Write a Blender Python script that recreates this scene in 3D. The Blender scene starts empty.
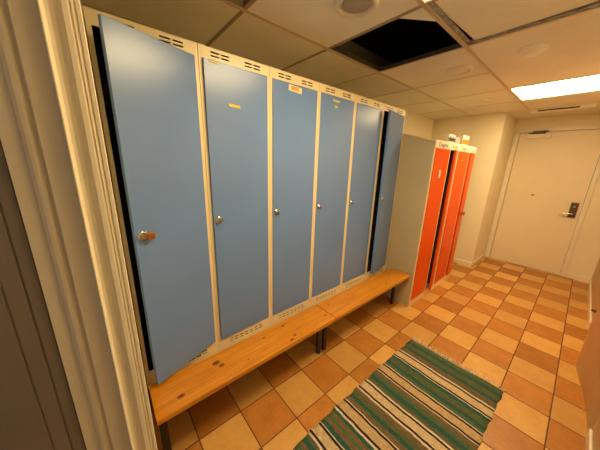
import bpy, bmesh, math, random
from mathutils import Matrix, Vector
random.seed(4)
SC = bpy.context.scene
COL = SC.collection
PI = math.pi

# ------------------------------------------------------------------ materials
class NT:
    def __init__(s, name):
        m = bpy.data.materials.new(name); m.use_nodes = True
        s.m = m; s.t = m.node_tree; s.n = s.t.nodes; s.l = s.t.links
        s.b = s.n['Principled BSDF']
    def new(s, typ, **kw):
        n = s.n.new(typ)
        for k, v in kw.items(): setattr(n, k, v)
        return n
    def put(s, sock, v):
        if hasattr(v, 'is_linked') or isinstance(v, bpy.types.NodeSocket): s.l.new(v, sock)
        else: sock.default_value = v
    def math(s, op, a, b=0.0, c=None):
        n = s.new('ShaderNodeMath', operation=op)
        s.put(n.inputs[0], a); s.put(n.inputs[1], b)
        if c is not None: s.put(n.inputs[2], c)
        return n.outputs[0]
    def mix(s, f, a, b, mode='MIX'):
        n = s.new('ShaderNodeMix', data_type='RGBA', blend_type=mode)
        s.put(n.inputs[0], f); s.put(n.inputs[6], col(a)); s.put(n.inputs[7], col(b))
        return n.outputs[2]
    def coord(s, which='Object', scale=(1, 1, 1), loc=(0, 0, 0), rot=(0, 0, 0)):
        c = s.new('ShaderNodeTexCoord'); mp = s.new('ShaderNodeMapping')
        s.l.new(c.outputs[which], mp.inputs[0])
        mp.inputs['Scale'].default_value = scale; mp.inputs['Location'].default_value = loc
        mp.inputs['Rotation'].default_value = rot
        return mp.outputs[0]
    def noise(s, vec, scale=5, detail=3, rough=.5):
        n = s.new('ShaderNodeTexNoise'); s.l.new(vec, n.inputs['Vector'])
        n.inputs['Scale'].default_value = scale; n.inputs['Detail'].default_value = detail
        n.inputs['Roughness'].default_value = rough
        return n.outputs[0]
    def ramp(s, f, stops, interp='LINEAR'):
        n = s.new('ShaderNodeValToRGB'); s.put(n.inputs[0], f)
        cr = n.color_ramp; cr.interpolation = interp
        while len(cr.elements) < len(stops): cr.elements.new(.5)
        for e, (p, c) in zip(cr.elements, stops): e.position = p; e.color = col(c)
        return n.outputs[0]
    def bump(s, h, strength=.2, dist=.002):
        n = s.new('ShaderNodeBump'); s.put(n.inputs['Height'], h)
        n.inputs['Strength'].default_value = strength; n.inputs['Distance'].default_value = dist
        s.l.new(n.outputs[0], s.b.inputs['Normal'])
def col(c):
    if isinstance(c, (tuple, list)) and len(c) == 3: return (*c, 1)
    return c

def paint(name, c, rough=.5, var=.06, scale=6, spec=.5, metal=0, bump=.0, bscale=300):
    t = NT(name); v = t.coord()
    f = t.noise(v, scale, 4)
    dark = tuple(x * (1 - var * 2) for x in c); lite = tuple(min(1, x * (1 + var)) for x in c)
    t.l.new(t.ramp(f, [(.3, dark), (.7, lite)]), t.b.inputs['Base Color'])
    t.b.inputs['Roughness'].default_value = rough
    t.b.inputs['Specular IOR Level'].default_value = spec
    t.b.inputs['Metallic'].default_value = metal
    if bump: t.bump(t.noise(v, bscale, 2), bump, .001)
    return t.m

M = {}
M['wall'] = paint('wall_paint', (.88, .79, .58), .6, .03, 2, bump=.15, bscale=180)
M['trim'] = paint('white_trim_paint', (.84, .76, .60), .35, .02, 3)
M['jamb'] = paint('doorframe_paint', (.90, .80, .58), .38, .02, 3)
M['leaf'] = paint('shaded_leaf_paint', (.26, .21, .155), .5, .04, 3)  # shade of the doorway recess put into this dark colour
M['door'] = paint('door_laminate', (.84, .74, .54), .42, .02, 2)
M['ceiling'] = paint('ceiling_tile_face', (.79, .75, .62), .8, .04, 3, bump=.25, bscale=220)
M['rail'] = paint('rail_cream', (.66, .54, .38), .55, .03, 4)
M['rail_groove_shade'] = paint('rail_groove_shade', (.34, .26, .17), .6, .05, 4)  # darker copy of the rail colour, shade of the recessed grooves painted in
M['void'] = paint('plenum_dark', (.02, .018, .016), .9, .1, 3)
M['blue'] = paint('blue_enamel', (.150, .270, .60), .27, .035, 2.5, bump=.05, bscale=60)
M['cream'] = paint('locker_cream_enamel', (.86, .73, .46), .35, .03, 4)
M['inside'] = paint('locker_inside_shade', (.06, .048, .032), .6, .1, 5)  # interior shade put into the colour so slots and gaps read dark
M['orange'] = paint('orange_enamel', (.78, .088, .0005), .36, .05, 3, spec=.25)
M['grey'] = paint('cabinet_side_enamel', (.56, .48, .31), .4, .03, 3)
M['steel_dark'] = paint('black_steel', (.014, .013, .013), .35, .2, 20)
M['chrome'] = paint('chrome_metal', (.55, .53, .48), .25, .1, 40, metal=1)
M['brass'] = paint('brass_metal', (.62, .34, .10), .32, .12, 60, metal=1)
M['galv'] = paint('galvanised_rail', (.34, .35, .33), .5, .3, 25, metal=.2)
M['dark_rail'] = paint('dark_grey_rail', (.07, .065, .06), .5, .2, 20)
M['white'] = paint('white_plastic', (.88, .83, .70), .4, .02, 10)
M['valve'] = paint('vent_valve_plastic', (.74, .67, .54), .4, .02, 10)
M['valve_in'] = paint('vent_valve_disc', (.36, .31, .25), .45, .05, 10)
M['black'] = paint('black_plastic', (.02, .018, .016), .4, .1, 30)
M['brown'] = paint('dark_lock_plate', (.10, .06, .035), .35, .1, 30)
M['yellow'] = paint('yellow_sticker_paper', (.80, .62, .06), .6, .1, 60)
M['lime'] = paint('lime_sticker_paper', (.60, .62, .10), .6, .1, 60)
M['sticker'] = paint('white_sticker_paper', (.82, .74, .56), .6, .1, 60)
M['sticker_o'] = paint('orange_sticker_print', (.85, .42, .03), .6, .3, 80)
M['paper'] = paint('paper_strip', (.86, .80, .62), .6, .05, 40)
M['box_o'] = paint('orange_card_band', (.66, .22, .005), .55, .05, 40)
M['box_d'] = paint('dark_card_band', (.06, .05, .06), .5, .2, 40)
M['fringe'] = paint('rug_fringe_cotton', (.78, .66, .48), .9, .1, 60)
M['clear'] = paint('grey_clear_card', (.52, .47, .42), .3, .05, 40)

def lamp_mat():
    t = NT('lit_lamp_diffuser')
    t.b.inputs['Base Color'].default_value = (.9, .85, .75, 1)
    t.b.inputs['Emission Color'].default_value = (1, .745, .385, 1)
    t.b.inputs['Emission Strength'].default_value = LAMP
    return t.m
LAMP = 31.0
M['lamp'] = lamp_mat()

def floor_mat():
    t = NT('terracotta_floor_tiles')
    s = t.new('ShaderNodeSeparateXYZ'); c = t.new('ShaderNodeTexCoord'); t.l.new(c.outputs['Object'], s.inputs[0])
    u = t.math('MULTIPLY', s.outputs[0], 4.0); v = t.math('MULTIPLY', s.outputs[1], -4.0)
    fu = t.math('FLOOR', u); fv = t.math('FLOOR', v)
    par = t.math('MODULO', t.math('ABSOLUTE', t.math('ADD', fu, fv)), 2.0)     # 0 light, 1 dark
    par = t.math('GREATER_THAN', par, .5)
    cu = t.math('ABSOLUTE', t.math('SUBTRACT', t.math('FRACT', u), .5)); cv = t.math('ABSOLUTE', t.math('SUBTRACT', t.math('FRACT', v), .5))
    edge = t.math('MAXIMUM', cu, cv)
    gr = t.math('GREATER_THAN', edge, .4875)
    cell = t.new('ShaderNodeCombineXYZ'); t.l.new(fu, cell.inputs[0]); t.l.new(fv, cell.inputs[1])
    wn = t.new('ShaderNodeTexWhiteNoise', noise_dimensions='3D'); t.l.new(cell.outputs[0], wn.inputs['Vector'])
    n1 = t.noise(t.coord(), 9, 5, .6); n2 = t.noise(t.coord(), 40, 4, .6)
    mixn = t.math('ADD', t.math('MULTIPLY', n1, .65), t.math('MULTIPLY', n2, .35))
    light = t.ramp(mixn, [(.3, (.60, .31, .07)), (.5, (.68, .37, .095)), (.72, (.74, .43, .13))])
    dark = t.ramp(mixn, [(.3, (.40, .145, .018)), (.5, (.50, .195, .028)), (.72, (.57, .245, .045))])
    base = t.mix(par, light, dark)
    varc = t.ramp(wn.outputs[0], [(0, (.80, .78, .76)), (.5, (.95, .95, .95)), (1, (1.08, 1.1, 1.12))])
    base = t.mix(1.0, base, varc, 'MULTIPLY')
    out = t.mix(gr, base, (.10, .045, .018))
    t.l.new(out, t.b.inputs['Base Color'])
    r = t.math('ADD', t.math('MULTIPLY', gr, .4), t.math('MULTIPLY_ADD', n1, .25, .28))
    t.l.new(r, t.b.inputs['Roughness'])
    sm = t.new('ShaderNodeMapRange'); t.l.new(edge, sm.inputs[0])
    sm.inputs[1].default_value = .475; sm.inputs[2].default_value = .49; sm.inputs[3].default_value = 1; sm.inputs[4].default_value = 0
    t.bump(t.math('ADD', sm.outputs[0], t.math('MULTIPLY', n1, .35)), .5, .0015)
    return t.m
M['floor'] = floor_mat()

def pine(name, knots):
    t = NT(name)
    v = t.coord(scale=(1.2, 14, 14)); n = t.noise(v, 2.2, 5, .6)
    w = t.new('ShaderNodeTexWave', wave_type='BANDS', bands_direction='Y')
    t.l.new(t.coord(scale=(.35, 1, 1)), w.inputs[0]); w.inputs['Scale'].default_value = 14; w.inputs['Distortion'].default_value = 3.2
    w.inputs['Detail'].default_value = 2; w.inputs['Detail Scale'].default_value = 1.2
    f = t.math('ADD', t.math('MULTIPLY', n, .88), t.math('MULTIPLY', w.outputs['Fac'], .12))
    base = t.ramp(f, [(.28, (.46, .155, .006)), (.5, (.62, .235, .010)), (.75, (.72, .31, .018))])
    g = t.new('ShaderNodeTexCoord'); cur = None
    for (kx, ky, r) in knots:
        mp = t.new('ShaderNodeMapping'); t.l.new(g.outputs['Object'], mp.inputs[0])
        mp.inputs['Location'].default_value = (-kx / (r * 1.5), -ky / r, 0); mp.inputs['Scale'].default_value = (1 / (r * 1.5), 1 / r, 0)
        ln = t.new('ShaderNodeVectorMath', operation='LENGTH'); t.l.new(mp.outputs[0], ln.inputs[0])
        d = t.math('ADD', ln.outputs['Value'], t.math('MULTIPLY', t.math('SUBTRACT', n, .5), 1.2))
        cur = d if cur is None else t.math('MINIMUM', cur, d)
    kf = t.ramp(cur, [(.35, (1, 1, 1)), (1.0, (.55, .55, .55)), (1.7, (0, 0, 0))])
    t.l.new(t.mix(kf, base, (.13, .022, .006)), t.b.inputs['Base Color'])
    t.b.inputs['Roughness'].default_value = .3
    t.bump(f, .1, .001)
    return t.m

def rug_mat():
    t = NT('striped_rag_rug')
    g = t.new('ShaderNodeTexCoord'); s = t.new('ShaderNodeSeparateXYZ'); t.l.new(g.outputs['Object'], s.inputs[0])
    wob = t.noise(t.coord(scale=(1, 2.5, 1)), 5, 3)
    x = t.math('ADD', s.outputs[0], t.math('MULTIPLY', t.math('SUBTRACT', wob, .5), .016))
    L = 1.80
    f = t.math('DIVIDE', x, L)
    W = (.66, .55, .42); DK = (.035, .02, .018); CR = (.52, .37, .19); CR2 = (.58, .45, .27)
    TE = (.030, .105, .078); GR = (.085, .13, .070); BR = (.17, .115, .06); OL = (.115, .115, .055)
    crm = [(1.475 - .2325 * k - .028, 1.475 - .2325 * k + .028) for k in range(7)]
    st = [(0.0, BR)]
    lo = 0.0
    seq = [[GR, BR, TE, OL], [BR, TE, GR, OL, BR], [OL, GR, BR, TE, OL], [TE, BR, GR, BR, TE], [BR, TE, OL, BR], [OL, TE, GR, BR], [GR, TE, OL, GR, TE], [OL, GR, TE, GR]]
    for i, (a, b) in enumerate(sorted(crm)):
        q = seq[i % len(seq)]
        if i == 0: q = [TE, OL]
        w = (a - .026 - lo) / len(q)
        for k, c in enumerate(q): st.append((lo + w * k, c))
        st += [(a - .026, W), (a - .014, DK), (a, CR if i % 2 else CR2), (b, DK), (b + .012, W)]
        lo = b + .024
    q = [OL, BR, TE, GR, OL, TE, GR, OL]
    w = (1.735 - lo) / len(q)
    for k, c in enumerate(q): st.append((lo + w * k, c))
    # several constant ramps chained (a ramp holds 32 stops)
    parts = [st[i:i + 28] for i in range(0, len(st), 28)]
    cur = None
    for part in parts:
        r = t.ramp(f, [(max(0, p / L), c) for p, c in part], 'CONSTANT')
        if cur is None: cur = r
        else: cur = t.mix(t.math('GREATER_THAN', f, part[0][0] / L), cur, r)
    fib = t.noise(t.coord(scale=(90, 14, 10)), 3, 3, .7)
    v = t.ramp(fib, [(.25, (.55, .55, .55)), (.5, (1, 1, 1)), (.75, (1.6, 1.55, 1.5))])
    t.l.new(t.mix(1, cur, v, 'MULTIPLY'), t.b.inputs['Base Color'])
    t.b.inputs['Roughness'].default_value = .95; t.b.inputs['Specular IOR Level'].default_value = .15
    w = t.new('ShaderNodeTexWave', wave_type='BANDS', bands_direction='X'); t.l.new(g.outputs['Object'], w.inputs[0])
    w.inputs['Scale'].default_value = 26; w.inputs['Distortion'].default_value = 1.0
    t.bump(t.math('ADD', w.outputs['Fac'], fib), .8, .003)
    return t.m
M['rug'] = rug_mat()

# ------------------------------------------------------------------ mesh helpers
class MB:
    def __init__(s): s.bm = bmesh.new()
    def box(s, x0, x1, y0, y1, z0, z1, bev=0, mi=0, mat=None):
        b = bmesh.new(); bmesh.ops.create_cube(b, size=1)
        bmesh.ops.scale(b, vec=(abs(x1 - x0), abs(y1 - y0), abs(z1 - z0)), verts=b.verts)
        bmesh.ops.translate(b, vec=((x0 + x1) / 2, (y0 + y1) / 2, (z0 + z1) / 2), verts=b.verts)
        if bev: bmesh.ops.bevel(b, geom=b.edges[:], offset=bev, segments=2, affect='EDGES', profile=.6)
        return s.add(b, mi, mat)
    def add(s, b, mi=0, mat=None):
        if mat is not None: bmesh.ops.transform(b, matrix=mat, verts=b.verts)
        for f in b.faces: f.material_index = mi
        me = bpy.data.meshes.new('tmp'); b.to_mesh(me); b.free(); s.bm.from_mesh(me); bpy.data.meshes.remove(me)
        return s
    def cyl(s, p, q, r, n=20, r2=None, mi=0, bev=0):
        p = Vector(p); q = Vector(q); d = q - p
        b = bmesh.new(); bmesh.ops.create_cone(b, cap_ends=True, segments=n, radius1=r, radius2=r if r2 is None else r2, depth=d.length)
        if bev: bmesh.ops.bevel(b, geom=[e for e in b.edges if len(e.link_faces) == 2 and max(len(f.verts) for f in e.link_faces) > 4], offset=bev, segments=2, affect='EDGES')
        m = Matrix.Translation((p + q) / 2) @ d.to_track_quat('Z', 'Y').to_matrix().to_4x4()
        return s.add(b, mi, m)
    def lathe(s, prof, n=40, mi=0, mat=None):            # prof: (r, z) list about z
        b = bmesh.new(); rings = []
        for r, z in prof:
            if r < 1e-6: rings.append([b.verts.new((0, 0, z))])
            else: rings.append([b.verts.new((r * math.cos(2 * PI * k / n), r * math.sin(2 * PI * k / n), z)) for k in range(n)])
        for A, B_ in zip(rings, rings[1:]):
            for k in range(n):
                k2 = (k + 1) % n
                if len(A) == 1 and len(B_) == 1: continue
                if len(A) == 1: b.faces.new((A[0], B_[k], B_[k2]))
                elif len(B_) == 1: b.faces.new((A[k], B_[0], A[k2]))
                else: b.faces.new((A[k], B_[k], B_[k2], A[k2]))
        for f in b.faces: f.smooth = True
        bmesh.ops.recalc_face_normals(b, faces=b.faces)
        return s.add(b, mi, mat)
    def prism(s, poly, z0, z1, mi=0, mat=None, bev=0):     # poly in xy, extruded along z
        b = bmesh.new(); lo = [b.verts.new((x, y, z0)) for x, y in poly]; hi = [b.verts.new((x, y, z1)) for x, y in poly]
        n = len(poly); b.faces.new(lo[::-1]); b.faces.new(hi)
        for k in range(n): b.faces.new((lo[k], lo[(k + 1) % n], hi[(k + 1) % n], hi[k]))
        bmesh.ops.recalc_face_normals(b, faces=b.faces)
        if bev: bmesh.ops.bevel(b, geom=b.edges[:], offset=bev, segments=2, affect='EDGES')
        return s.add(b, mi, mat)
    def tube(s, pts, r, n=8, mi=0):
        b = bmesh.new(); P = [Vector(p) for p in pts]; rings = []
        for i, p in enumerate(P):
            d = (P[min(i + 1, len(P) - 1)] - P[max(i - 1, 0)]).normalized()
            q = d.to_track_quat('Z', 'Y').to_matrix()
            rings.append([b.verts.new(p + q @ Vector((r * math.cos(2 * PI * k / n), r * math.sin(2 * PI * k / n), 0))) for k in range(n)])
        for A, B_ in zip(rings, rings[1:]):
            for k in range(n): b.faces.new((A[k], A[(k + 1) % n], B_[(k + 1) % n], B_[k]))
        b.faces.new(rings[0][::-1]); b.faces.new(rings[-1])
        for f in b.faces: f.smooth = True
        return s.add(b, mi)
    def plate(s, x0, x1, z0, z1, y0, y1, holes, mi=0):     # plate in xz with rectangular holes through y
        xs = sorted({x0, x1, *[h[0] for h in holes], *[h[1] for h in holes]}); zs = sorted({z0, z1, *[h[2] for h in holes], *[h[3] for h in holes]})
        b = bmesh.new()
        def solid(i, j):
            if i < 0 or j < 0 or i >= len(xs) - 1 or j >= len(zs) - 1: return False
            cx = (xs[i] + xs[i + 1]) / 2; cz = (zs[j] + zs[j + 1]) / 2
            return not any(h[0] < cx < h[1] and h[2] < cz < h[3] for h in holes)
        def q(*v): b.faces.new([b.verts.new(c) for c in v])
        for i in range(len(xs) - 1):
            for j in range(len(zs) - 1):
                if not solid(i, j): continue
                a, c, d, e = xs[i], xs[i + 1], zs[j], zs[j + 1]
                q((a, y0, d), (c, y0, d), (c, y0, e), (a, y0, e)); q((a, y1, d), (a, y1, e), (c, y1, e), (c, y1, d))
                if not solid(i - 1, j): q((a, y0, d), (a, y0, e), (a, y1, e), (a, y1, d))
                if not solid(i + 1, j): q((c, y0, d), (c, y1, d), (c, y1, e), (c, y0, e))
                if not solid(i, j - 1): q((a, y0, d), (a, y1, d), (c, y1, d), (c, y0, d))
                if not solid(i, j + 1): q((a, y0, e), (c, y0, e), (c, y1, e), (a, y1, e))
        bmesh.ops.remove_doubles(b, verts=b.verts, dist=1e-5); bmesh.ops.recalc_face_normals(b, faces=b.faces)
        return s.add(b, mi)
    def mesh(s, name, mats):
        me = bpy.data.meshes.new(name); s.bm.to_mesh(me); s.bm.free()
        for m in (mats if isinstance(mats, (list, tuple)) else [mats]): me.materials.append(m)
        return me
    def build(s, name, mats, parent=None, loc=(0, 0, 0), rz=0):
        return link(name, s.mesh(name, mats), parent, loc, rz)
def link(name, me, parent=None, loc=(0, 0, 0), rz=0):
    o = bpy.data.objects.new(name, me); COL.objects.link(o); o.parent = parent; o.location = loc; o.rotation_euler = (0, 0, rz)
    return o
def tag(o, label=None, cat=None, group=None, kind=None):
    if label: o['label'] = label
    if cat: o['category'] = cat
    if group: o['group'] = group
    if kind: o['kind'] = kind
    return o
def thing(name, loc, label, cat, group=None, rz=0):
    return tag(link(name, None, None, loc, rz), label, cat, group)
def struct(name, mb, m): return tag(mb.build(name, m), kind='structure')

def text_mesh(txt, size, depth=.0006):
    cu = bpy.data.curves.new('t', 'FONT'); cu.body = txt; cu.size = size; cu.extrude = depth; cu.resolution_u = 3
    o = bpy.data.objects.new('t', cu); COL.objects.link(o); bpy.context.view_layer.update()
    me = bpy.data.meshes.new_from_object(o.evaluated_get(bpy.context.evaluated_depsgraph_get()))
    bpy.data.objects.remove(o); bpy.data.curves.remove(cu)
    b = bmesh.new(); b.from_mesh(me); bpy.data.meshes.remove(me)
    return b
RX = Matrix.Rotation(PI / 2, 4, 'X')                       # xy text -> stands in xz, faces -y

# ------------------------------------------------------------------ dimensions
XL, XF, XB = -.205, 4.08, 4.83       # left wall face, wall block face, far door wall
YR, YN, YB = -1.41, -.20, .72        # right wall, niche side wall, wall behind lockers
ZC = 2.24
# ------------------------------------------------------------------ room shell
struct('floor', MB().box(-1.6, XB + .1, YR - .9, YB + .1, -.05, 0), M['floor'])
struct('wall_back', MB().box(XL - .3, XF + .1, YB, YB + .1, 0, 2.75), M['wall'])
w = MB(); w.box(XF, XB + .1, YN, YB + .1, 0, 2.75)
struct('wall_far_left', w, M['wall'])
w = MB(); w.plate(YR - .1, YN, 0, 2.75, 0, .12, [(-1.125, -.262, 0.0001, 2.055)])   # x' = y
b = w.bm; 
for v in b.verts: v.co = (XB + v.co.y, v.co.x, v.co.z)
bmesh.ops.recalc_face_normals(b, faces=b.faces)
struct('wall_far', w, M['wall'])
# right wall with a shallow boxed-out swelling that meets the floor tiles
w = MB(); w.box(XL, XB + .1, YR - .12, YR, 0, 2.75)
bul = [(3.34, YR - .02), (3.34, YR + .001), (3.20, YR + .010), (2.95, YR + .033), (2.72, YR + .054), (2.60, YR + .064), (2.53, YR + .0675), (2.46, YR + .066), (2.36, YR + .052), (2.16, YR + .024), (1.95, YR + .010), (1.74, YR + .001), (1.74, YR - .02)]
w.prism(bul, 0, 2.30)
for f in w.bm.faces: f.smooth = abs(f.normal.z) < .5 and f.normal.y > .5
struct('wall_right', w, M['wall'])
# left wall: two piers and a lintel around the doorway the camera looks through
w = MB(); w.box(XL - .30, XL - .012, -.345, YB, 0, 2.75); w.box(XL - .30, XL, YR - .9, -1.36, 0, 2.75); w.box(XL - .30, XL, -1.36, -.385, 2.06, 2.75)
struct('wall_left', w, M['wall'])
# stepped and moulded door frame on the near pier, profile in plan
prof = [(-.205, -.300), (-.205, -.412), (-.2065, -.414), (-.2125, -.414), (-.2135, -.411), (-.2150, -.411), (-.2160, -.414), (-.2190, -.4145), (-.2200, -.4120), (-.2215, -.4120),
        (-.2225, -.4150), (-.2245, -.4155), (-.232, -.4155), (-.2345, -.4115), (-.238, -.409), (-.243, -.4078), (-.250, -.4078), (-.2555, -.410), (-.2590, -.4150), (-.2605, -.4180), (-.2625, -.4180), (-.2635, -.4150),
        (-.2650, -.4040), (-.2665, -.4030), (-.300, -.4005), (-.3020, -.3940), (-.3050, -.3890), (-.3085, -.3920), (-.3130, -.3940), (-.3190, -.3930), (-.3250, -.3900), (-.3270, -.3860), (-.3290, -.3850),
        (-.352, -.3830), (-.353, -.3700), (-.505, -.3500), (-.505, -.300)]
j = MB(); j.prism(prof, 0, 2.06)
struct('trim_1', j, M['jamb'])
dl = thing('recess_shade_leaf', (-.3545, -.372, .008), 'dark leaf in the doorway recess at the left edge of the picture, shade put into its colour', 'door'); dl['kind'] = 'structure'  # leaf added beside the frame, its dark colour stands in for recess shade
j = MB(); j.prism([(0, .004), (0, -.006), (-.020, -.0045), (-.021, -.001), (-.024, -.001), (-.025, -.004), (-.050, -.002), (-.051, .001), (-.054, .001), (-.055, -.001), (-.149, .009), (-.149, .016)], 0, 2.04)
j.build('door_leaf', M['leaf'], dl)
# ceiling
xs = [XL, .45, 1.055, 1.65, 2.26, 2.87, 3.47, XF]; ys = [YR, -1.03, -.42, .195, YB]
c = MB()
OPEN = {(0, 2), (2, 2), (2, 1), (1, 1), (5, 1), (3, 1), (4, 1)}
for i in range(7):
    for k in range(4):
        if (i, k) in OPEN: continue
        c.box(xs[i] + .008, xs[i + 1] - .008, ys[k] + .008, ys[k + 1] - .008, ZC + .003, ZC + .018, .003)
c.box(xs[3] + .008, xs[5] - .008, ys[1] + .008, ys[2] - .008, ZC + .003, ZC + .018, .003)
c.box(XL + .008, -.168, -.412, .187, ZC + .003, ZC + .018)
c.box(XF, XB, YR, YN, ZC, ZC + .02)
struct('ceiling', c, M['ceiling'])
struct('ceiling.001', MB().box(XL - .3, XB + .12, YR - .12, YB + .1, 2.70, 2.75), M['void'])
g = MB()
for yy in ys[1:4]: g.box(XL, XF, yy - .012, yy + .012, ZC, ZC + .003); g.box(XL, XF, yy - .002, yy + .002, ZC, ZC + .034)
struct('trim_2', g, M['rail'])
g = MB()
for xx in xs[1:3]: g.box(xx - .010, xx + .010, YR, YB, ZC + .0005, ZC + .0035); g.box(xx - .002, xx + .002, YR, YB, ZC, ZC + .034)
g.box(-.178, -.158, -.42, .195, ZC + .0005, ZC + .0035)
struct('trim_3', g, M['rail_groove_shade'])
g = MB()
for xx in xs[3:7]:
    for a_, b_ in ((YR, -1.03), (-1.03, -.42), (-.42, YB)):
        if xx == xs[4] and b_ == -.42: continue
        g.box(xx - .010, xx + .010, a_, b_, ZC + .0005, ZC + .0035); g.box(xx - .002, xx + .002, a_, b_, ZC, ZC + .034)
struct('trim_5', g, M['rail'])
# void above: dark liner so the open cells look into the dark plenum
# baseboards
def base(name, x0, x1, y0, y1): struct(name, MB().box(x0, x1, y0, y1, 0, .07, .003), M['trim'])
base('baseboard_far_left', XF - .012, XF, YN - .012, YB)
base('baseboard_niche', XF - .012, XB, YN - .012, YN)
base('baseboard_far', XB - .012, XB, YR, -1.165)
base('baseboard_right', 3.30, XB - .012, YR, YR + .012)
base('baseboard_right_near', XL, 1.76, YR, YR + .012)
# far door casing
f = MB()
f.box(XB - .018, XB + .1, -.268, -.212, 0, 2.07, .004); f.box(XB - .018, XB + .1, -1.165, -1.119, 0, 2.07, .004); f.box(XB - .018, XB + .1, -1.165, -.212, 2.046, 2.10, .004)
struct('trim_4', f, M['trim'])
# ------------------------------------------------------------------ doors
d = thing('door_1', (XB + .02, -1.117, .006), 'closed cream exit door with dark lock plate at the far end of the hall', 'door'); d['kind'] = 'structure'
MB().box(-.012, .030, .002, .845, 0, 2.036, .003).build('door_leaf', M['door'], d)
lp = MB().box(-.034, -.011, .035, .110, .865, 1.075, .004).build('lock_plate', M['brown'], d)
h = MB(); h.cyl((-.033, .075, .92), (-.075, .075, .92), .011); h.cyl((-.072, .07, .92), (-.072, .195, .915), .009, bev=.003)
h.build('lever', M['chrome'], lp)
k = MB(); k.cyl((-.034, .072, 1.02), (-.042, .072, 1.02), .017); k.build('lock_cylinder', M['chrome'], lp)
v = MB(); v.cyl((-.011, .525, 1.13), (-.018, .525, 1.13), .011); v.box(-.016, -.011, .505, .545, 1.126, 1.134); v.build('peephole', M['brown'], d)
cl = MB(); cl.box(-.060, -.012, .50, .755, 1.955, 2.010, .006); c0 = cl.build('closer_body', M['white'], d)
a = MB(); a.box(-.075, -.045, .56, .74, 2.016, 2.028, .003); a.box(-.065, -.035, .60, .70, 2.010, 2.020); a.box(-.075, -.037, .54, .70, 2.040, 2.050, .002); a.cyl((-.06, .58, 2.01), (-.06, .58, 2.05), .012); a.build('closer_arm', M['brown'], c0)

st = MB(); st.cyl((0, 0, 0), (0, .006, 0), .022, 20, bev=.002); st.cyl((0, .005, 0), (0, .030, 0), .011, 16, bev=.003)
tag(st.build('door_stop', M['brown'], None, (3.19, YR + .011, .24)), 'small dark round door stop low on the right wall', 'door stop')

# ------------------------------------------------------------------ blue lockers
LW = .3966; LY = .21; LD = .50; LZ = .297; LH = 1.74
HT = LH - .052     # door opening top (local)
HB = .108          # door opening bottom
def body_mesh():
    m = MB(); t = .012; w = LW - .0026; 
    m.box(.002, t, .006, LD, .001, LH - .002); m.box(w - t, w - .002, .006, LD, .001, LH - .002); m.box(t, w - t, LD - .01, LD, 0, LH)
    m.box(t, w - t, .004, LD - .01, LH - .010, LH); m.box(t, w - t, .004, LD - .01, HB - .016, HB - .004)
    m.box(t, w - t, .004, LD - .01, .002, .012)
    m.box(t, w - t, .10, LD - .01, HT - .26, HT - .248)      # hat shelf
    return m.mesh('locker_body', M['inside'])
def frame_mesh():
    m = MB(); w = LW - .0026
    m.box(0, .0155, 0, .0045, 0, LH); m.box(w - .0155, w, 0, .0045, 0, LH)
    m.box(0, .0155, .0045, .020, 0, LH); m.box(w - .0155, w, .0045, .020, 0, LH)
    m.box(-.0003, .0016, .02, LD, 0, LH); m.box(w - .0016, w + .0003, .02, LD, 0, LH)
    m.box(0, w, .02, LD, LH - .0005, LH + .0015)
    return m.mesh('front_frame', M['cream'])
def top_mesh():
    m = MB(); w = LW - .0026; H = []
    for cx in (.105, .285):
        for dx in (-.026, .026):
            for dz in (.018, .033): H.append((cx + dx - .021, cx + dx + .021, HT + dz - .0035, HT + dz + .0035))
    m.plate(.0155, w - .0155, HT, LH, -.0006, .004, H); return m.mesh('vent_header', M['cream'])
def bot_mesh():
    m = MB(); w = LW - .0026; H = []
    for k in range(7):
        for dz in (.057, .074): cx = .085 + k * .0375; H.append((cx - .0125, cx + .0125, dz - .0052, dz + .0052))
    m.plate(.0155, w - .0155, 0, HB, -.0006, .004, H); return m.mesh('vent_base', M['cream'])
DW = LW - .0365
def door_mesh(mat):                        # origin at the hinge (right), leaf towards -x, outer face -y
    m = MB(); m.box(-DW, 0, -.004, .0, HB + .003, HT - .003, .0012)
    m.box(-DW, -DW + .0015, 0, .016, HB + .003, HT - .003); m.box(-.0015, 0, 0, .016, HB + .003, HT - .003)
    m.box(-DW, 0, 0, .016, HB + .003, HB + .0045); m.box(-DW, 0, 0, .016, HT - .0045, HT - .003)
    return m.mesh('locker_door', mat)
def latch_mesh():
    m = MB(); X = -DW + .030; Z = .895
    rot = Matrix.Translation((X, -.004, Z)) @ RX
    m.lathe([(0, .016), (.010, .016), (.0125, .013), (.0125, .006), (.019, .005), (.021, .002), (.021, 0)], 24, mat=rot)
    m.box(X - .004, X + .004, -.030, -.018, Z - .014, Z + .014, .002)
    m.box(X - .016, X - .008, -.020, -.004, Z - .010, Z + .006, .002)
    return m.mesh('latch', M['chrome'])
BODY, FRAME, TOP, BOT, DOORB, LATCH = body_mesh(), frame_mesh(), top_mesh(), bot_mesh(), door_mesh(M['blue']), latch_mesh()
def sticker(parent, x, z, w, h, m, rot=0, label=None):
    s = MB(); s.box(-w / 2, w / 2, -.0008, 0, -h / 2, h / 2)
    o = s.build('sticker', m, parent, (x, -.0044, z)); o.rotation_euler = (0, rot, 0)
    if label: o['label'] = label
    return o
labels = ['blue locker nearest the doorway, its door swung open over the bench',
          'closed blue locker with a yellow strip sticker, beside the open nearest one',
          'closed blue locker with a white and orange sticker at its top, third from the doorway',
          'closed blue locker with two small lime stickers near its top, above the joint between benches',
          'closed blue locker without stickers, between the lime-stickered one and the ajar far one',
          'blue locker at the far end of its row, door slightly ajar beside the orange cabinets']
lockers = []
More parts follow.
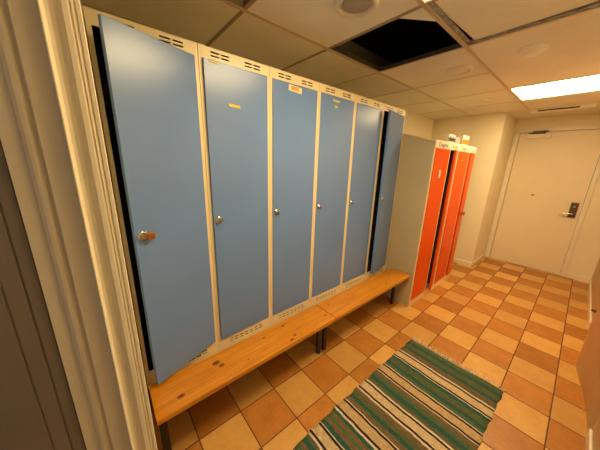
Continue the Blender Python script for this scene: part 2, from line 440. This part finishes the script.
for i in range(6):
    r = thing('locker', (XL + .025 + i * LW, LY, LZ), labels[i], 'locker', 'blue lockers along the wall')
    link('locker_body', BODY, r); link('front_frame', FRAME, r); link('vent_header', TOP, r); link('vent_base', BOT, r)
    a = {0: math.radians(-19.5), 1: math.radians(-1.8), 2: math.radians(-.5), 5: math.radians(-9.5)}.get(i, 0)
    dr = link('locker_door', DOORB, r, (LW - .0026 - .0155 - .0022, .0005, 0), 0)
    dr.rotation_euler = (0, 0, -a)
    link('latch', LATCH, dr)
    lockers.append(dr)
def sx(x, i): return x - (XL + .025 + i * LW) - (LW - .0167)
sticker(lockers[1], sx(.388, 1), 1.795 - LZ, .065, .013, M['yellow'], .03, 'small yellow strip sticker')
sticker(lockers[1], sx(.284, 1), 1.974 - LZ, .045, .008, M['yellow'], .02, 'yellow tape scrap at the door top')
s3 = sticker(lockers[2], sx(.800, 2), 1.962 - LZ - .006, .105, .034, M['sticker'], .05, 'white label with orange print')
q = MB(); q.box(-.034, .030, -.0014, -.0007, -.008, .013); q.build('sticker_print', M['sticker_o'], s3)
sticker(lockers[3], sx(1.184, 3), 1.953 - LZ, .075, .014, M['lime'], .04, 'lime strip sticker')
sticker(lockers[3], sx(1.185, 3), 1.915 - LZ, .035, .012, M['lime'], 0, 'short lime sticker')
# brass padlock through the latch of the open nearest door
dm = lockers[0]
bpy.context.view_layer.update()
pos = dm.matrix_world @ Vector((-DW + .052, -.022, .895))
pad = thing('padlock', pos, 'small brass padlock hanging on the latch of the open nearest blue door', 'padlock', rz=dm.rotation_euler.z)
MB().box(-.017, .017, -.008, .008, -.018, .014, .003).build('lock_body', M['brass'], pad)
pts = [(-.011, 0, .012), (-.012, 0, .022)] + [(-.012 + .012 * (1 - math.cos(t)), 0, .022 + .012 * math.sin(t)) for t in [PI * k / 8 for k in range(1, 8)]] + [(.012, 0, .022), (.011, 0, .012)]
MB().tube([(x, y, z) for x, y, z in pts], .0028).build('shackle', M['chrome'], pad).rotation_euler = (0, -1.2, 0)

# ------------------------------------------------------------------ benches that carry the lockers
BZ = .39
def bench(x0, x1, legs, label, knots, mname):
    r = thing('bench', (x0, -.09, 0), label, 'bench', 'pine benches in front of the blue lockers')
    L = x1 - x0
    MB().box(0, L, 0, .222, BZ - .028, BZ, .004).build('seat_plank', pine(mname, [(a - x0, b + .09, c) for a, b, c in knots]), r)
    fr = MB(); fr.box(.01, L - .01, .30, .335, BZ - .125, BZ - .0945, .003); fr.box(.01, L - .01, .745, .775, BZ - .125, BZ - .0945, .003)
    fr.build('support_rail', M['steel_dark'], r)
    for lx in legs:
        l = MB(); a = lx - x0
        l.box(a - .019, a + .019, .125, .145, .004, BZ - .028, .003); l.box(a - .019, a + .019, .755, .775, .004, BZ - .125, .003)
        l.box(a - .019, a + .019, .125, .775, BZ - .1255, BZ - .1005 + .003, .003); l.box(a - .019, a + .019, .04, .2, BZ - .034, BZ - .0275)
        lg = l.build('leg', M['steel_dark'], r)
        for fy in (.135, .765): MB().cyl((a, fy, 0), (a, fy, .012), .021, 16, bev=.003).build('foot', M['black'], lg)
    return r
bench(-.18, .998, (-.150, .966), 'near pine bench with large knots, its end beside the doorway frame',
      [(.142, .061, .016), (.161, .025, .010), (.633, .083, .008), (.643, -.04, .009), (.601, -.061, .010), (.464, .064, .007), (.96, -.018, .007), (-.066, -.028, .011), (.30, -.03, .005)], 'pine_with_large_knots')
bench(1.004, 2.182, (1.032, 2.125), 'far pine bench ending against the orange cabinet side',
      [(1.079, .064, .007), (1.343, .075, .007), (1.808, -.024, .010), (1.62, .02, .005), (2.02, .06, .006)], 'pine_with_small_knots')

# ------------------------------------------------------------------ orange cabinets with sloping tops
CW, CD, CY = .612, .55, -.11
def cabinet(x0, label, ajar, txt):
    r = thing('wardrobe', (x0, CY, 0), label, 'cabinet', 'orange wardrobe cabinets')
    w = CW; S = .275
    Z0, Z1 = 1.735, 1.735 + S * CD
    m = MB()
    side = [(0.006, 0), (CD, 0), (CD, Z1), (0.006, Z0)]
    T = Matrix(((0, 0, 1, 0), (1, 0, 0, 0), (0, 1, 0, 0), (0, 0, 0, 1)))
    m.prism(side, 0, .003, mat=T); m.prism(side, w - .003, w, mat=T)
    m.prism([(CD - .004, 0), (CD, 0), (CD, Z1), (CD - .004, Z1)], 0, w, mat=T)
    m.prism([(0.006, Z0 - .004), (CD, Z1 - .004), (CD, Z1), (0.006, Z0)], 0, w, mat=T)
    m.box(0.003, w - .003, .006, CD, .06, .068)
    m.build('cabinet_body', M['grey'], r)
    dv = MB(); dv.box(.398, .406, .01, CD - .01, .07, 1.70); dv.box(.0035, w - .0035, CD - .010, CD - .006, .07, 1.73); dv.box(.0035, .0055, .01, CD - .01, .07, 1.73); dv.box(w - .0055, w - .0035, .01, CD - .01, .07, 1.73); dv.build('divider_shade_liner', M['inside'], r)  # divider plus added back and side liners, interior shade painted dark
    f = MB(); f.plate(0, w, 0, 1.70, 0, .006, [(.024, .392, .072, 1.685), (.402, .590, .072, 1.685)]); f.build('front_frame', M['cream'], r)
    hb = MB(); hb.box(0, w, -.004, .004, 1.690, 1.745, .001); hb.box(0, w, -.003, .010, 1.745, 1.757, .002); hd = hb.build('header_strip', M['paper'], r)
    for t_, x, sz, mm in txt:
        tb = MB(); tb.add(text_mesh(t_, sz), 0, Matrix.Translation((x, -.0046, 1.703)) @ RX @ Matrix.Diagonal((1.7, 1.05, 1, 1)))
        tb.build('lettering', mm, hd)
    def dm(x, wd, hinge, ang, z0=.072, z1=1.684):
        q = MB(); s = -1 if hinge == 'r' else 1
        a, b_ = (-wd, 0) if hinge == 'r' else (0, wd)
        q.box(a, b_, -.006, .000, z0, z1, .0015); q.box(a, a + .002, 0, .016, z0, z1); q.box(b_ - .002, b_, 0, .016, z0, z1)
        q.box(a, b_, 0, .016, z0, z0 + .002); q.box(a, b_, 0, .016, z1 - .002, z1)
        o = q.build('wardrobe_door', M['orange'], r, (x, 0, 0)); o.rotation_euler = (0, 0, ang); return o
    D1 = dm(.026, .340 + .0, 'l', 0)
    tr = MB(); tr.box(.3405, .346, -.007, .006, .072, 1.684); tr.build('edge_strip', M['cream'], D1)
    D2 = dm(.592, .168, 'r', math.radians(ajar))
    return r, D1, D2
c1, a1, b1 = cabinet(2.2165, 'orange wardrobe cabinet with grey side, standing against the end of the far bench', 13,
                     [('Dagtid', .07, .050, M['brown']), ('Kväll', .425, .042, M['box_o'])])
c2, a2, b2 = cabinet(2.2165 + CW + .0015, 'orange wardrobe cabinet nearest the far door, right of the other orange cabinet', 3,
                     [('Dagtid', .08, .050, M['brown']), ('Kväll', .425, .042, M['brown'])])
# small fittings
s = MB(); s.box(.135, .165, -.018, -.006, 1.405, 1.485, .005); o = s.build('door_handle', M['white'], a1)
s = MB(); s.box(.12, .165, -.007, -.006, 1.585, 1.597); s.build('sticker', M['yellow'], a2)
s = MB(); s.box(-.165, -.125, -.055, -.006, .925, .965, .004); s.build('door_handle', M['brass'], b2)

# small card boxes on the sloping tops
def cardbox(x, w, h, zb, band, label, group):
    r = thing('card_box', (x, CY + .035, 0), label, 'box', group)
    S = .275; d = .05
    z = lambda y: 1.735 + S * (.035 + y) + .0015
    T = Matrix(((0, 0, 1, 0), (1, 0, 0, 0), (0, 1, 0, 0), (0, 0, 0, 1)))
    top = z(0) + h
    MB().prism([(0, z(0) + .0), (d, z(d)), (d, top), (0, top)], 0, w, mat=T, bev=.0015).build('box_body', M['white'], r)
    MB().box(.004, w - .004, -.0012, 0, zb, zb + .034 if band is M['box_d'] else zb + .05).build('colour_band', band, r)
    for k in (.28, .66):
        q = MB(); q.box(w * k - .010, w * k + .014, -.0012, 0, top - .042, top - .020); q.box(w * k - .004, w * k + .014, -.0016, -.001, top - .036, top - .031)
        q.build('mark', M['box_d'], r)
    return r
cardbox(2.60, .185, .098, 1.775, M['box_d'], 'small white box with a dark band on top of the nearer orange cabinet', 'boxes on the orange cabinets')
cardbox(3.02, .205, .125, 1.775, M['box_o'], 'small white box with an orange lower half on top of the farther orange cabinet', 'boxes on the orange cabinets')
T = Matrix(((0, 0, 1, 0), (1, 0, 0, 0), (0, 1, 0, 0), (0, 0, 0, 1)))
z0 = 1.735 + .275 * .05 + .0015
tag(MB().prism([(0, z0), (.03, z0 + .275 * .03), (.03, z0 + .085), (0, z0 + .085)], 0, .13, mat=T, bev=.0015).build('card_holder', M['clear'], None, (2.85, CY + .05, 0)),
    'greyish see-through card holder between the two boxes on the orange cabinets', 'holder')

# ------------------------------------------------------------------ ceiling fittings
def panel(i, label):
    r = thing('ceiling_light', ((xs[i] + xs[i + 1]) / 2, (ys[1] + ys[2]) / 2, ZC), label, 'lamp', 'square ceiling light panels')
    a = (xs[i + 1] - xs[i]) / 2 - .011; b_ = (ys[2] - ys[1]) / 2 - .0125
    f = MB(); f.plate(-a, a, -b_, b_, 0.004, .06, [(-a + .007, a - .007, -b_ + .007, b_ - .007)])
    for v in f.bm.verts: v.co = (v.co.x, v.co.z, v.co.y)
    bmesh.ops.recalc_face_normals(f.bm, faces=f.bm.faces)
    f.box(-a, a, -b_, b_, .055, .062)
    f.build('lamp_frame', M['white'], r)
    MB().box(-a + .007, a - .007, -b_ + .007, b_ - .007, .006, .012).build('diffuser', M['lamp'], r)
panel(1, 'lit square ceiling panel just above the picture, over the near part of the hall')
panel(5, 'lit white ceiling panel in front of the far door')
def valve(x, y, r, label, inner, drop=.016):
    t = thing('ceiling_vent', (x, y, ZC + .003), label, 'vent', 'round ceiling vents')
    flip = Matrix.Diagonal((1, 1, -1, 1))
    MB().lathe([(r, 0), (r, .004), (r * .93, drop * .8), (r * .82, drop), (r * .74, drop * .85), (r * .70, .002), (r * .70, 0)], 44, mat=flip).build('ring', M['valve'], t)
    MB().lathe([(0, .014 * (drop / .016)), (r * .45, .013 * (drop / .016)), (r * .60, .009 * (drop / .016)), (r * .62, .004), (r * .60, 0)], 40, mat=flip).build('disc', inner, t)
valve(.815, -.215, .105, 'round ceiling vent with a grey disc beside the open black ceiling hole', M['valve_in'])
valve(2.04, -.265, .095, 'round ceiling vent with cream disc beyond the open black ceiling hole', M['valve'])
valve(3.22, -.22, .10, 'flat round ceiling vent left of the lit panel', M['valve'], .008)
t = thing('smoke_detector', (1.965, -.69, ZC + .003), 'round white smoke detector on the ceiling between the crooked tile and the lit panel', 'smoke detector')
flip = Matrix.Diagonal((1, 1, -1, 1))
MB().lathe([(.072, 0), (.072, .009), (.066, .017), (.050, .022), (.043, .024)], 40, mat=flip).build('detector_base', M['white'], t)
MB().lathe([(.044, .020), (.044, .030), (.036, .038), (.0, .040)], 36, mat=flip).build('sensor_head', M['white'], t)

# crooked tile in its cell, hanging a little off its rails, and the metal rail laid bare beside it
cx, cy = (1.055 + 1.65) / 2, (-.42 - 1.03) / 2
tl = MB(); tl.box(-.29, .29, -.297, .297, 0, .016, .003)
o = tl.build('ceiling_tile', M['ceiling'], None, (cx - .030, cy - .028, ZC + .012), math.radians(-3.0)); tag(o, 'ceiling tile lying crooked in its frame, a metal rail showing along two sides', 'ceiling tile')
gr = MB(); gr.box(1.615, 1.645, -1.028, -.432, ZC + .006, ZC + .010); gr.box(1.07, 1.645, -.455, -.432, ZC + .006, ZC + .010)
for k in range(12): gr.box(1.620, 1.640, -.50 - k * .042 - .012, -.50 - k * .042, ZC + .003, ZC + .006)
tag(gr.build('metal_rail', M['galv']), 'perforated grey metal rail exposed beside the crooked ceiling tile', 'rail')
# loose tile pushed back above the hole, one corner still showing
tc = MB(); tc.prism([(1.068, -.285), (1.250, -.412), (1.10, -.412), (1.068, -.412)], ZC + .004, ZC + .018)
tag(tc.build('ceiling_tile_scrap', M['ceiling']), 'triangular piece of tile left in the corner of the black ceiling hole', 'ceiling tile')
ld = MB(); ld.box(1.058, 1.062, -.28, .183, ZC + .004, ZC + .03); ld.box(1.058, 1.646, .179, .183, ZC + .004, ZC + .03); ld.box(1.640, 1.646, -.40, .183, ZC + .004, ZC + .03)
struct('trim_6', ld, M['dark_rail'])
# slot vent at the far end of the ceiling
t = thing('slot_vent', (4.10, -.70, ZC), 'long ceiling grille with a black slot above the far door', 'vent')
m = MB(); m.plate(-.27, .27, -.034, 0, -.0, .10, [(-.20, .15, -.027, -.011)])
for v in m.bm.verts: v.co = (v.co.y, -v.co.x, v.co.z)
bmesh.ops.recalc_face_normals(m.bm, faces=m.bm.faces)
m.build('grille_housing', M['white'], t)
MB().box(.012, .016, -.20, .22, -.030, -.008).build('slot', M['void'], t)

# ------------------------------------------------------------------ rug
rug = thing('rag_rug', (0, -.695, 0), 'green, brown and cream striped rag rug with a fringed end lying on the tiles', 'rug')
bm = bmesh.new(); NX, NY = 120, 30; hw = .325
def rz_(x, y):
    return .0075 + .0022 * math.sin(x * 9 + y * 5) + .0018 * math.sin(y * 14 + x * 3)
grid = {}
for i in range(NX + 1):
    for jn in range(NY + 1):
        u = i / NX * 1.735; vv = (jn / NY - .5) * 2
        e = .003 * math.sin(u * 27) + .003 * math.sin(u * 61 + 1)
        y = vv * (hw + e * abs(vv)) + .012 * math.sin(u * 1.9)
        x = u + (.006 * math.sin(vv * 7) if i == NX else 0)
        for s_ in (0, 1): grid[i, jn, s_] = bm.verts.new((x, y, rz_(x, y) if s_ else .0006))
for i in range(NX):
    for jn in range(NY):
        bm.faces.new([grid[k] for k in ((i, jn, 1), (i + 1, jn, 1), (i + 1, jn + 1, 1), (i, jn + 1, 1))]).smooth = True
        bm.faces.new([grid[k] for k in ((i, jn, 0), (i, jn + 1, 0), (i + 1, jn + 1, 0), (i + 1, jn, 0))])
for i in range(NX):
    for jn in (0, NY): bm.faces.new([grid[k] for k in ((i, jn, 0), (i + 1, jn, 0), (i + 1, jn, 1), (i, jn, 1))])
for jn in range(NY):
    for i in (0, NX): bm.faces.new([grid[k] for k in ((i, jn, 0), (i, jn + 1, 0), (i, jn + 1, 1), (i, jn, 1))])
bmesh.ops.recalc_face_normals(bm, faces=bm.faces)
mm = MB(); mm.bm.free(); mm.bm = bm; mm.build('weave', M['rug'], rug)
fr = MB()
for k in range(84):
    y = -hw + (k + .5) / 84 * 2 * hw + .0015; L = random.uniform(.035, .07); dy = random.uniform(-.022, .022)
    y0 = y + .012 * math.sin(1.735 * 1.9)
    fr.tube([(1.728, y0, .006), (1.728 + L * .35, y0 + dy * .2, .011), (1.728 + L * .7, y0 + dy * .6, .006), (1.728 + L, y0 + dy, .003)], .0024, 5)
tag(fr.build('fringe', M['fringe'], rug), 'cream cotton fringe', kind='stuff')

# ------------------------------------------------------------------ light from the space behind the camera
W = bpy.data.worlds.new('World'); SC.world = W; W.use_nodes = True
bg = W.node_tree.nodes['Background']; bg.inputs[0].default_value = (.92, .85, .78, 1); bg.inputs[1].default_value = .16

# ------------------------------------------------------------------ camera
cam = bpy.data.cameras.new('Camera'); co = bpy.data.objects.new('Camera', cam); COL.objects.link(co)
R = Matrix(((0.766844, 0.142899, -0.625723), (-0.641207, 0.213628, -0.737033), (0.028351, 0.966407, 0.255447)))
co.matrix_world = Matrix.Translation((-.2266, -1.0828, 1.5173)) @ R.to_4x4()
cam.sensor_width = 36; cam.sensor_fit = 'HORIZONTAL'; cam.lens = 237.126 / 600 * 36; cam.clip_start = .02
SC.camera = co
SC.view_settings.view_transform = 'Standard'; SC.view_settings.look = 'None'
SC.view_settings.exposure = -0.09; SC.view_settings.gamma = 1.0
SC.view_settings.use_curve_mapping = False
